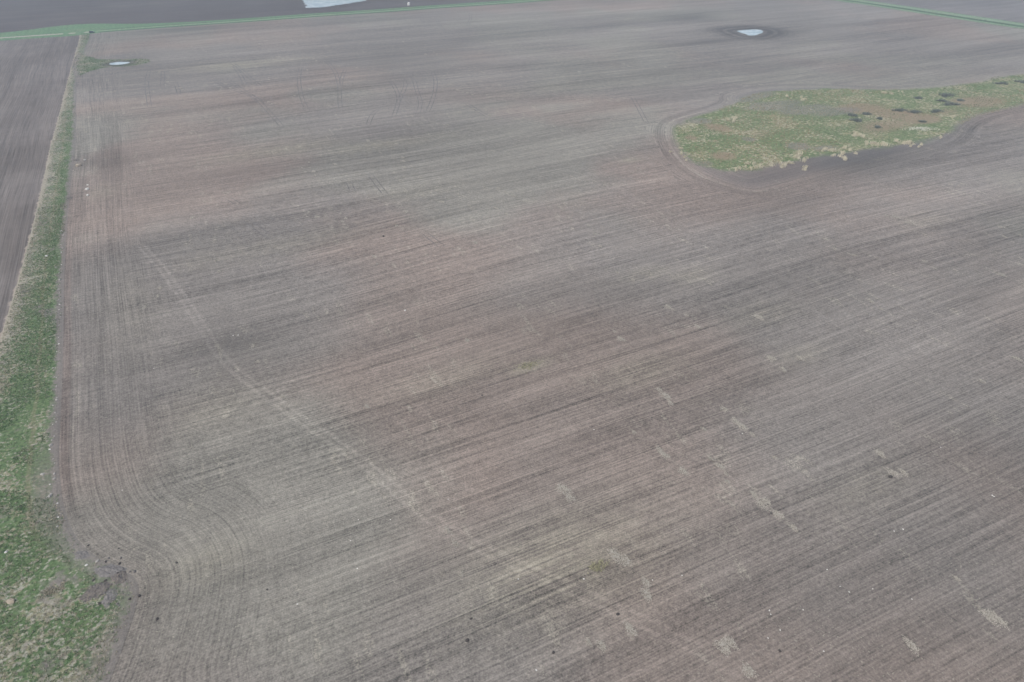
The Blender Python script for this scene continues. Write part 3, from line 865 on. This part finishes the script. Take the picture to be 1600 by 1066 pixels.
# stones picked off the field, thrown along the edge of the strip
k = 0
for yy in np.arange(128, 300, 2.3):
    y = yy + random.uniform(-1.6, 1.6)
    x = float(edge_x([p for p in EAST_EDGE if p[1] > 118], y)) - abs(random.gauss(0.2, 0.7))
    if random.random() < 0.75:
        rock('edge_stone', random.choice(['stone_grey', 'stone_grey', 'stone_grey', 'stone_white']), x, y, random.uniform(0.22, 0.6) if random.random() < .9 else 0.8,
             'pale field stone lying along the east edge of the grass strip', 'stone', 'stones along the grass strip edge')
for px, py, s in [(107.6,88.5,0.5),(94.5,50.2,0.45),(116.7,50.4,0.55),(114.6,50.9,0.45),(77.7,48.4,0.5),(77.3,47.7,0.4),(76.5,44.5,0.45),(94.2,44.6,0.45),(103.5,38.2,0.4),(98.8,43.1,0.4),(80.3,38.0,0.45),(93.7,46.3,0.35),(83.4,45.7,0.4),(73.4,44.3,0.4),(21.6,101.1,0.45),(11.8,91.9,0.5),(-0.5,89.0,0.45),(50.5,69.8,0.5),(75.8,106.2,0.5),(39.1,75.5,0.4),(33.4,57.5,0.5),(12.5,99.3,0.4),(3.3,190.9,0.6),(1.9,191.3,0.6),(-20.4,183.7,0.4),(-29.3,136.0,0.4),(52.9,182.0,1.0),(142.7,48.1,0.6),(142.7,47.7,0.5),(62.3,63.6,0.4),(15.5,104.1,0.35),(34.8,101.0,0.35),(68.1,61.9,0.4),(146.8,63.5,0.45)]:
    rock('field_stone', 'stone_white', px, py, s * 0.62, 'small whitish stone lying loose on the tilled soil', 'stone', 'loose stones on the tilled field')
for px, py, s in [(25.0,67.9,0.7),(52.0,60.3,0.6),(37.6,59.0,0.55),(27.4,71.6,0.5),(-24.2,97.3,0.6),(127.3,62.0,0.9),(73.4,41.5,0.5),(-5.0,94.8,0.4),(-20.0,109.3,0.5),(56.7,131.2,0.5),(64.0,239.3,0.8)]:
    rock('soil_clod', 'clod', px, py, s, 'dark lump of earth lying on the tilled soil', 'clod', 'dark clods on the tilled field')

# heaps of turned soil
def mound(x, y, rx, ry, h, rz, mat, label, seed):
    n = 18
    V = []; Q = []
    for j in range(n + 1):
        for i in range(n + 1):
            a, b = i / n * 2 - 1, j / n * 2 - 1
            r = math.hypot(a, b)
            k = max(0.0, 1 - r)
            nz_ = mnoise.noise(Vector((a * 2.2 + seed, b * 2.2, 0))) * 0.5 + mnoise.noise(Vector((a * 5 + seed, b * 5, 3))) * 0.35 + mnoise.noise(Vector((a * 10, b * 10 + seed, 5))) * 0.2
            z = h * (k ** 0.8) * (0.75 + 0.9 * nz_) - 0.04
            V.append((a * rx * (1 + .25 * nz_), b * ry * (1 + .25 * nz_), z))
    for j in range(n):
        for i in range(n):
            q = j * (n + 1) + i
            Q.append((q, q + 1, q + n + 2, q + n + 1))
    o = mesh_np('soil_heap', V, Q, M[mat])
    place(o, x, y, 1.0, rz)
    return tag(o, label, 'soil heap')
MOUNDS = [*[(-31.9,113.0,1.7,3.6,0.55,1.0,'mound_grey','ragged grey soil heap at the tip of the field corner'),(-30.3,110.6,1.5,2.2,0.6,0.4,'mound','dark clod heap beside the tractor tracks at the corner'),(-34.3,109.0,3.0,2.0,0.55,0.3,'mound','brown spoil heap between the corner turf and the tracks'),(-32.1,106.3,2.4,1.6,0.4,1.2,'mound_grey','low grey spoil heap south of the brown heap'),(-36.9,119.8,1.2,2.0,0.4,0.9,'mound_grey','small grey heap of soil and stones on the curved edge'),(-46.1,336.7,1.3,1.8,0.5,0.0,'mound','small dark soil heap against the grass strip'),(-44.8,392.1,1.6,2.4,0.5,0.4,'mound','dark soil heap in the notch beside the large tan boulder')]]
for i, (x, y, rx, ry, h, rz, mt, lab) in enumerate(MOUNDS):
    mound(x, y, rx, ry, h, rz, mt, lab, i * 3.7)

hx = [(m[0], m[1]) for m in MOUNDS[:5]]
for i in range(45):
    bx, by = random.choice(hx)
    rock('soil_clod', random.choice(['clod', 'clod_grey', 'clod_grey', 'clod_grey', 'clod_grey']), bx + random.gauss(0, 2.2), by + random.gauss(0, 2.6), random.uniform(.25, .65),
         'broken clod of earth among the soil heaps at the field corner', 'clod', 'clods round the corner soil heaps')

# straw clumps
STRAW = []
for s in range(6):
    k = 300
    a = RNG.normal(0, 0.42, (k, 2))
    rr = np.linalg.norm(a, axis=1)[:, None]
    lim = 0.80 + 0.22 * np.sin(np.arctan2(a[:, 1:], a[:, :1]) * 3 + s)
    a = np.where(rr > lim, a * (lim / rr) * RNG.uniform(0.45, 1.0, (k, 1)), a)
    cx, cy = a[:, 0] * 1.25, a[:, 1] * 2.2
    ang = RNG.uniform(0, math.pi, k); ln = RNG.uniform(0.06, 0.15, k); w = RNG.uniform(0.02, 0.045, k)
    dx, dy = np.cos(ang), np.sin(ang)
    z = RNG.uniform(0.03, 0.16, k) * np.exp(-(a ** 2).sum(1) * 2) + 0.03
    V = np.empty((k, 4, 3))
    for q, (sa, sb) in enumerate(((-1, -1), (1, -1), (1, 1), (-1, 1))):
        V[:, q] = np.stack([cx + dx * ln * sa - dy * w * sb, cy + dy * ln * sa + dx * w * sb, z + sa * RNG.uniform(-.03, .03, k)], 1)
    tmp = mesh_np('straw_shape', V.reshape(-1, 3), np.arange(4 * k).reshape(-1, 4), M['straw'])
    STRAW.append(tmp.data)
    bpy.data.objects.remove(tmp)
def straw(x, y, sc):
    o = bpy.data.objects.new('straw_clump', random.choice(STRAW))
    COL.objects.link(o)
    place(o, x, y, (sc * random.uniform(.8, 1.3), sc, 1.0), rz=random.uniform(-.25, .25))
    tag(o, 'pale clump of chopped straw lying on the tilled soil', 'straw clump', 'straw clumps on the tilled field')
STRAW_PX = [(52.6,330.9),(55.9,329.3),(56.3,323.1),(68.6,335.4),(99.1,318.0),(96.6,308.9),(79.6,258.1),(71.7,246.2),(53.5,260.2),(55.5,262.8),(45.3,269.4),(51.2,261.4),(92.0,271.8),(96.8,261.2),(114.7,244.4),(93.3,218.2),(55.6,223.8),(63.7,157.2),(101.0,210.1),(137.9,203.7),(134.1,194.1),(105.6,141.8),(104.9,137.4),(128.1,173.6),(100.0,112.0),(109.3,92.7),(109.4,90.5),(109.5,87.2),(100.2,94.0),(85.9,93.1),(85.8,91.0),(94.7,85.1),(95.0,82.1),(94.6,79.5),(58.9,92.2),(58.9,89.4),(31.4,92.7),(31.5,88.9),(28.1,140.4),(15.0,123.9),(9.6,154.2),(59.0,71.9),(95.1,68.8),(96.2,65.2),(96.5,60.9),(65.0,46.5),(65.9,41.1),(131.8,68.5),(129.1,62.7),(99.9,109.0),(213.8,159.9),(210.4,152.3),(212.5,145.4),(256.3,162.5),(253.9,165.1),(229.5,125.6),(277.8,131.1),(284.5,129.1),(246.0,112.0),(181.5,76.1),(145.1,106.2),(137.7,109.9),(130.0,132.8),(210.8,377.5),(321.9,567.9),(323.1,455.1),(344.6,431.9),(278.9,448.0),(194.6,326.0),(188.2,292.2),(171.7,373.1),(168.9,390.2),(142.2,365.9),(105.0,345.5),(93.1,357.5),(90.4,413.8),(90.8,482.4),(77.8,470.1),(60.1,461.3),(43.6,509.9),(37.4,509.1),(14.5,520.5),(7.2,548.4),(69.8,569.2),(36.5,668.4),(41.9,656.5),(91.1,603.0),(115.4,579.9),(101.8,541.2),(72.0,528.8),(64.8,543.5),(53.0,702.3),(63.2,697.2),(88.0,664.8),(93.0,602.1),(200.3,556.9),(208.2,553.0),(178.6,438.5),(210.3,623.7),(202.2,617.6),(7.4,725.1),(209.6,438.9),(180.9,427.8),(189.2,410.8),(207.2,405.4),(205.5,380.2),(222.5,388.8),(190.5,120.0),(150.7,128.8),(200.7,78.4),(129.2,146.1),(126.2,258.9),(128.7,245.3),(169.8,245.9),(-0.5,290.8),(3.5,245.2),(-15.9,232.7),(-21.3,221.3),(6.3,182.9),(112.8,29.3),(113.8,28.1),(115.4,37.4),(95.1,31.8),(59.3,61.4),(52.3,56.7),(44.2,57.9),(45.9,56.4)]
for x, y in STRAW_PX:
    straw(x, y, random.uniform(0.5, 1.25))
    if random.random() < .6:
        straw(x + random.uniform(-2, 2), y + random.choice([-1, 1]) * random.uniform(5, 9), random.uniform(0.5, 1.0))

# weeds in the field
def weed(x, y, r, n, mat, label):
    q = RNG.normal(0, r, (n, 2)) * [1.0, 0.6]
    root = empty('weed_patch', (x, y, h1(x, y)))
    base = q + [x, y]
    o = tufts('leaves', base, RNG.uniform(.25, .55, n), M[mat], 7, width=.14, as_stuff=False, parent=root)
    o.matrix_parent_inverse = Matrix.Translation((x, y, h1(x, y))).inverted()
    tag(root, label, 'weeds')
for x, y, r, lab in [(54.7,71.1,1.1,'yellow-green weed patch beside the old wheel trail'),(73.8,137.6,1.6,'pale yellow weed patch on a strawy rise'),(-41.5,112.8,1.1,'tan dead grass tussock on the brown corner turf')]:
    weed(x, y, r, 130, 'blade_weed' if 'tan' not in lab else 'blade_dry', lab)

# dry reed clumps round the slough
def reed_mesh(seed, n=46, spread=0.55, ht=1.3):
    r = np.random.default_rng(seed)
    q = r.normal(0, spread, (n, 2)) * [1.0, .7]
    a = r.uniform(0, 6.28, n); ln = r.uniform(.1, .55, n); h = r.uniform(.6, 1.0, n) * ht; w = r.uniform(.05, .11, n)
    V = np.empty((n, 4, 3))
    px, py = -np.sin(a) * w, np.cos(a) * w
    V[:, 0] = np.stack([q[:, 0] - px, q[:, 1] - py, np.zeros(n)], 1)
    V[:, 1] = np.stack([q[:, 0] + px, q[:, 1] + py, np.zeros(n)], 1)
    tx, ty = q[:, 0] + np.cos(a) * ln, q[:, 1] + np.sin(a) * ln
    V[:, 2] = np.stack([tx + px * .7, ty + py * .7, h], 1)
    V[:, 3] = np.stack([tx - px * .7, ty - py * .7, h], 1)
    tmp = mesh_np('reed_shape', V.reshape(-1, 3), np.arange(4 * n).reshape(-1, 4), M['reed'])
    me = tmp.data
    bpy.data.objects.remove(tmp)
    return me
REEDS = [reed_mesh(s) for s in range(5)]
for x, y, s in [(278.8,235.7,1.2),(274.6,234.6,1),(265.1,229.8,1.1),(261.4,228.6,1),(258.4,228.1,0.8),(265.2,219.7,0.8),(298.1,237.2,1.2),(298.3,234.9,0.8),(295.9,223.9,1),(308.5,230.9,0.9),(295.8,226.2,0.8),(328.4,232.7,1.1),(328.4,230.3,1),(331.1,230.1,0.9),(343.1,226.5,1),(345.5,225.3,1.1),(346.7,223.5,0.7),(332.8,247.8,1.2),(334.3,245.8,1),(246.1,232.2,1),(244.2,233.2,0.9),(242.7,235.0,0.8),(239.9,236.3,0.7),(367.1,320.1,0.9),(360.2,325.3,0.7),(291.6,302.7,1.0),(297.4,302.8,0.7),(229.0,266.1,0.7),(226.1,259.9,0.7),(232.6,272.3,0.6),(413.4,247.8,0.7),(425.2,305.7,0.9),(439.4,302.4,0.7),(372.7,226.6,0.5)]:
  for rep in range(3):
    o = bpy.data.objects.new('reed_clump', random.choice(REEDS))
    COL.objects.link(o)
    ox, oy = (0, 0) if rep == 0 else (random.uniform(-4.5, 4.5), random.uniform(-6, 5))
    place(o, x + ox, y + oy, s * random.uniform(.7, 1.45), dz=0.03)
    tag(o, 'cream coloured clump of dry reeds at the margin of the slough', 'reeds', 'dry reed clumps round the slough')
wm = reed_mesh(99, 420, 2.6, 0.45)
wm.materials.clear(); wm.materials.append(M['reed_white'])
for i, (x, y, s) in enumerate([(376.1,240.7,1.1)]):
    o = bpy.data.objects.new('reed_clump', wm)
    COL.objects.link(o)
    place(o, x, y, (s * 1.3, s * .9, s), rz=-.46, dz=0.03)
    tag(o, 'bleached white patch of flattened reeds in the middle of the slough grass', 'reeds')

# willow scrub
def willow(x, y, w, dep, h, label, seed):
    r = np.random.default_rng(seed)
    root = empty('willow_shrub', (x, y, h1(x, y)), -0.46)
    ns = int(14 + w * 2.5)
    cl = r.normal(0, .34, (5, 2)); ci = r.integers(0, 5, ns)
    sx = (cl[ci, 0] + r.normal(0, .20, ns)) * w / 2; sy = (cl[ci, 1] + r.normal(0, .24, ns)) * dep / 2
    V = []; Q = []; tips = []
    for i in range(ns):
        b = np.array([sx[i], sy[i], -.05])
        for kk in range(4):
            a = r.uniform(0, 6.28); ln = r.uniform(.5, 1.1) * h
            fall = math.exp(-((sx[i] / (w / 2)) ** 2 + (sy[i] / (dep / 2)) ** 2) * .8)
            t = b + np.array([math.cos(a) * ln * .55, math.sin(a) * ln * .55, ln * (.45 + .65 * fall)])
            mid = (b + t) / 2 + np.array([math.cos(a), math.sin(a), 0]) * .08 * ln
            side = np.array([-math.sin(a), math.cos(a), 0])
            k0 = len(V)
            for p, rr in ((b, .05), (mid, .035), (t, .012)):
                V += [p - side * rr, p + side * rr, p + np.array([0, 0, rr * 1.6])]
            for s_ in (0, 3):
                for q in range(3):
                    Q.append((k0 + s_ + q, k0 + s_ + (q + 1) % 3, k0 + s_ + 3 + (q + 1) % 3, k0 + s_ + 3 + q))
            tips.append((b, mid, t))
    mesh_np('stems', V, Q, M['twig'], root)
    k = len(tips) * 11
    V = np.empty((k, 4, 3))
    for i in range(k):
        b, mid, t = tips[i // 11]
        f = r.uniform(.25, 1.05)
        p = b + (t - b) * f + r.normal(0, .30, 3) * [1.3, 1.3, .7]
        p[2] = max(p[2], .06)
        a = r.uniform(0, 6.28); el = r.normal(.2, .5); s_ = r.uniform(.09, .19)
        u = np.array([math.cos(a) * math.cos(el), math.sin(a) * math.cos(el), math.sin(el)]) * s_ * 1.5
        q = np.array([-math.sin(a), math.cos(a), r.normal(0, .4)]) * s_ * .7
        V[i] = [p - u, p + q, p + u, p - q]
    mesh_np('foliage', V.reshape(-1, 3), np.arange(4 * k).reshape(-1, 4), M['willow'], root)
    tag(root, label, 'shrub', 'willow shrubs in the slough')
for i, (x, y, w, dep, h, lab) in enumerate([(455.9,283.5,15.2,9.8,1.5,'broad dark willow shrub in lush grass, one of the largest in the slough'),(437.7,266.5,9.6,7.5,1.3,'dark oval willow shrub just south of the broadest one'),(440.3,274.5,6.0,3.8,0.9,'small thin willow shrub between two larger dark ones'),(452.1,270.6,5.3,3.8,0.9,'small willow shrub on tan sedge beside larger shrubs'),(396.4,271.1,8.5,4.9,1.3,'dark western half of a long low willow thicket'),(400.6,264.3,9.9,4.7,1.3,'dark eastern half of a long low willow thicket'),(415.1,260.1,9.9,5.9,1.1,'grey-green willow shrub beyond the end of the long thicket'),(363.1,276.1,7.6,5.5,1.1,'thin green willow shrub on the muddy tan flat'),(356.7,267.9,8.9,5.5,1.4,'compact dark willow shrub on the tan flat, south of a thin green one'),(373.2,275.2,6.8,3.8,1.0,'narrow dark willow shrub on reddish sedge'),(371.7,264.0,5.1,3.8,0.9,'small dark willow shrub alone on tan sedge'),(519.7,285.6,9.7,4.8,1.1,'narrow willow shrub near the far end of the slough'),(534.4,282.0,9.8,7.8,1.3,'dark willow shrub at the far end of the slough'),(433.1,286.3,10.0,3.8,0.7,'faint leafless willow row in bright grass'),(388.1,249.3,5.2,3.8,0.7,'low willow shrub just beyond the bleached reed patch'),(356.9,253.7,5.0,3.8,0.6,'low sparse willow shrub on brown sedge')]):
    willow(x, y, w, dep, h, lab, 200 + i)

# ------------------------------------------------------------------ the car on the grass road
def box(bm, x0, x1, y0, y1, z0, z1, bev=0.0):
    r = bmesh.ops.create_cube(bm, size=1)
    for v in r['verts']:
        v.co = Vector((x0 + (v.co.x + .5) * (x1 - x0), y0 + (v.co.y + .5) * (y1 - y0), z0 + (v.co.z + .5) * (z1 - z0)))
    if bev:
        es = list({e for v in r['verts'] for e in v.link_edges})
        bmesh.ops.bevel(bm, geom=es, offset=bev, segments=2, affect='EDGES')

def prism(bm, prof, y0, y1, inset=0.0, ztop=None):     # profile in x,z extruded across y, narrowing above ztop
    A = []; B = []
    for x, z in prof:
        k = inset if ztop is not None and z > ztop else 0.0
        A.append(bm.verts.new((x, y0 + k, z))); B.append(bm.verts.new((x, y1 - k, z)))
    bm.faces.new(A[::-1]); bm.faces.new(B)
    n = len(prof)
    for i in range(n):
        bm.faces.new((A[i], A[(i + 1) % n], B[(i + 1) % n], B[i]))

def car(loc, rz):
    root = empty('parked_car', loc, rz)
    bm = bmesh.new()
    prism(bm, [(-2.25, .38), (2.2, .38), (2.3, .62), (2.2, .92), (1.15, 1.05), (.55, 1.62), (-1.75, 1.66), (-2.2, 1.12), (-2.3, .7)], -.92, .92, .16, 1.3)
    bmesh.ops.recalc_face_normals(bm, faces=bm.faces[:])
    body = bm_obj('body', bm, M['paint_blue'], root)
    m = body.modifiers.new('bevel', 'BEVEL'); m.width = .05; m.segments = 2
    for s in (-1, 1):
        for x0, x1 in ((-1.75, -1.0), (-.92, -.15), (-.07, .62)):
            bm = bmesh.new()
            xt0, xt1 = x0 + (.12 if x0 < -1.5 else 0), min(x1, .42)
            vs = [bm.verts.new(p) for p in ((x0, s * .915, 1.14), (x1 + (.1 if x1 > .5 else 0), s * .915, 1.14), (xt1, s * .80, 1.52), (xt0, s * .80, 1.52))]
            bm.faces.new(vs)
            bmesh.ops.solidify(bm, geom=bm.faces[:], thickness=.03)
            bm_obj('side_window', bm, M['car_glass'], root)
        bm = bmesh.new(); box(bm, 2.14, 2.29, s * .62 - .16, s * .62 + .16, .66, .84, .03); bm_obj('headlight', bm, M['lamp'], root)
        bm = bmesh.new(); box(bm, -2.31, -2.2, s * .7 - .12, s * .7 + .12, .8, 1.05, .03); bm_obj('tail_light', bm, M['lamp_red'], root)
        bm = bmesh.new(); box(bm, .62, .8, s * 1.0 - .1, s * 1.0 + .1, 1.1, 1.24, .03); bm_obj('wing_mirror', bm, M['paint_blue'], root)
        for wx in (-1.4, 1.4):
            bm = bmesh.new()
            bmesh.ops.create_cone(bm, cap_ends=True, segments=20, radius1=.36, radius2=.36, depth=.24, matrix=Matrix.Translation((wx, s * .84, .36)) @ Matrix.Rotation(math.pi / 2, 4, 'X'))
            t = bm_obj('wheel', bm, M['tyre'], root)
            bm = bmesh.new()
            bmesh.ops.create_cone(bm, cap_ends=True, segments=16, radius1=.22, radius2=.2, depth=.26, matrix=Matrix.Translation((wx, s * .845, .36)) @ Matrix.Rotation(math.pi / 2, 4, 'X'))
            bm_obj('rim', bm, M['rim'], t)
    bm = bmesh.new()
    vs = [bm.verts.new(p) for p in ((1.06, -.8, 1.10), (1.06, .8, 1.10), (.60, .68, 1.585), (.60, -.68, 1.585))]
    bm.faces.new(vs); bmesh.ops.solidify(bm, geom=bm.faces[:], thickness=-.03); bm_obj('windscreen', bm, M['car_glass'], root)
    bm = bmesh.new()
    vs = [bm.verts.new(p) for p in ((-2.2, .78, 1.2), (-2.2, -.78, 1.2), (-1.83, -.68, 1.6), (-1.83, .68, 1.6))]
    bm.faces.new(vs); bmesh.ops.solidify(bm, geom=bm.faces[:], thickness=-.03); bm_obj('rear_window', bm, M['car_glass'], root)
    tag(root, 'dark blue car parked on the grass where the strip meets the road', 'car')
cx, cy = (-41.7,787.3)
car((cx, cy, h1(cx, cy) + .09), math.radians(14))

# ------------------------------------------------------------------ the white tank beyond the road
def tank(x, y):
    root = empty('storage_tank', (x, y, h1(x, y) + .05))
    prof = [(0, 0), (1.45, 0), (1.5, .08), (1.5, .9), (1.46, .95), (1.46, 1.05), (1.5, 1.1), (1.5, 1.9), (1.46, 1.95), (1.46, 2.05), (1.5, 2.1), (1.5, 2.55), (1.42, 2.75), (1.15, 2.95), (.7, 3.1), (.32, 3.16), (0, 3.16)]
    n = 28
    V = []; Q = []
    for r, z in prof:
        for i in range(n):
            a = i / n * 2 * math.pi
            V.append((max(r, .001) * math.cos(a), max(r, .001) * math.sin(a), z))
    for j in range(len(prof) - 1):
        for i in range(n):
            Q.append((j * n + i, j * n + (i + 1) % n, (j + 1) * n + (i + 1) % n, (j + 1) * n + i))
    mesh_np('shell', V, Q, M['tank'], root, True)
    bm = bmesh.new(); bmesh.ops.create_cone(bm, cap_ends=True, segments=20, radius1=.34, radius2=.3, depth=.16, matrix=Matrix.Translation((0, 0, 3.23)))
    bm_obj('lid', bm, M['tank_lid'], root)
    bm = bmesh.new(); bmesh.ops.create_cone(bm, cap_ends=True, segments=12, radius1=.09, radius2=.09, depth=.35, matrix=Matrix.Translation((0, -1.6, .3)) @ Matrix.Rotation(math.pi / 2, 4, 'X'))
    bm_obj('outlet', bm, M['tank_lid'], root)
    tag(root, 'small white domed tank standing beyond the green grass road', 'tank')
tx, ty = (280.6,825.3)
tank(tx, ty)

# ------------------------------------------------------------------ haze
HAZE = 0.00042
bm = bmesh.new()
box(bm, -1600, 2700, -300, 2700, -2.6, 118)
hz = bm_obj('haze', bm, None)
hm = bpy.data.materials.new('haze'); hm.use_nodes = True
hm.node_tree.nodes.clear()
pv = hm.node_tree.nodes.new('ShaderNodeVolumePrincipled')
pv.inputs['Color'].default_value = (0.72, 0.85, 1.0, 1)
pv.inputs['Density'].default_value = HAZE
pv.inputs['Anisotropy'].default_value = 0.0
ho = hm.node_tree.nodes.new('ShaderNodeOutputMaterial')
hm.node_tree.links.new(pv.outputs[0], ho.inputs['Volume'])
hz.data.materials.append(hm)
tag(hz, kind='stuff')
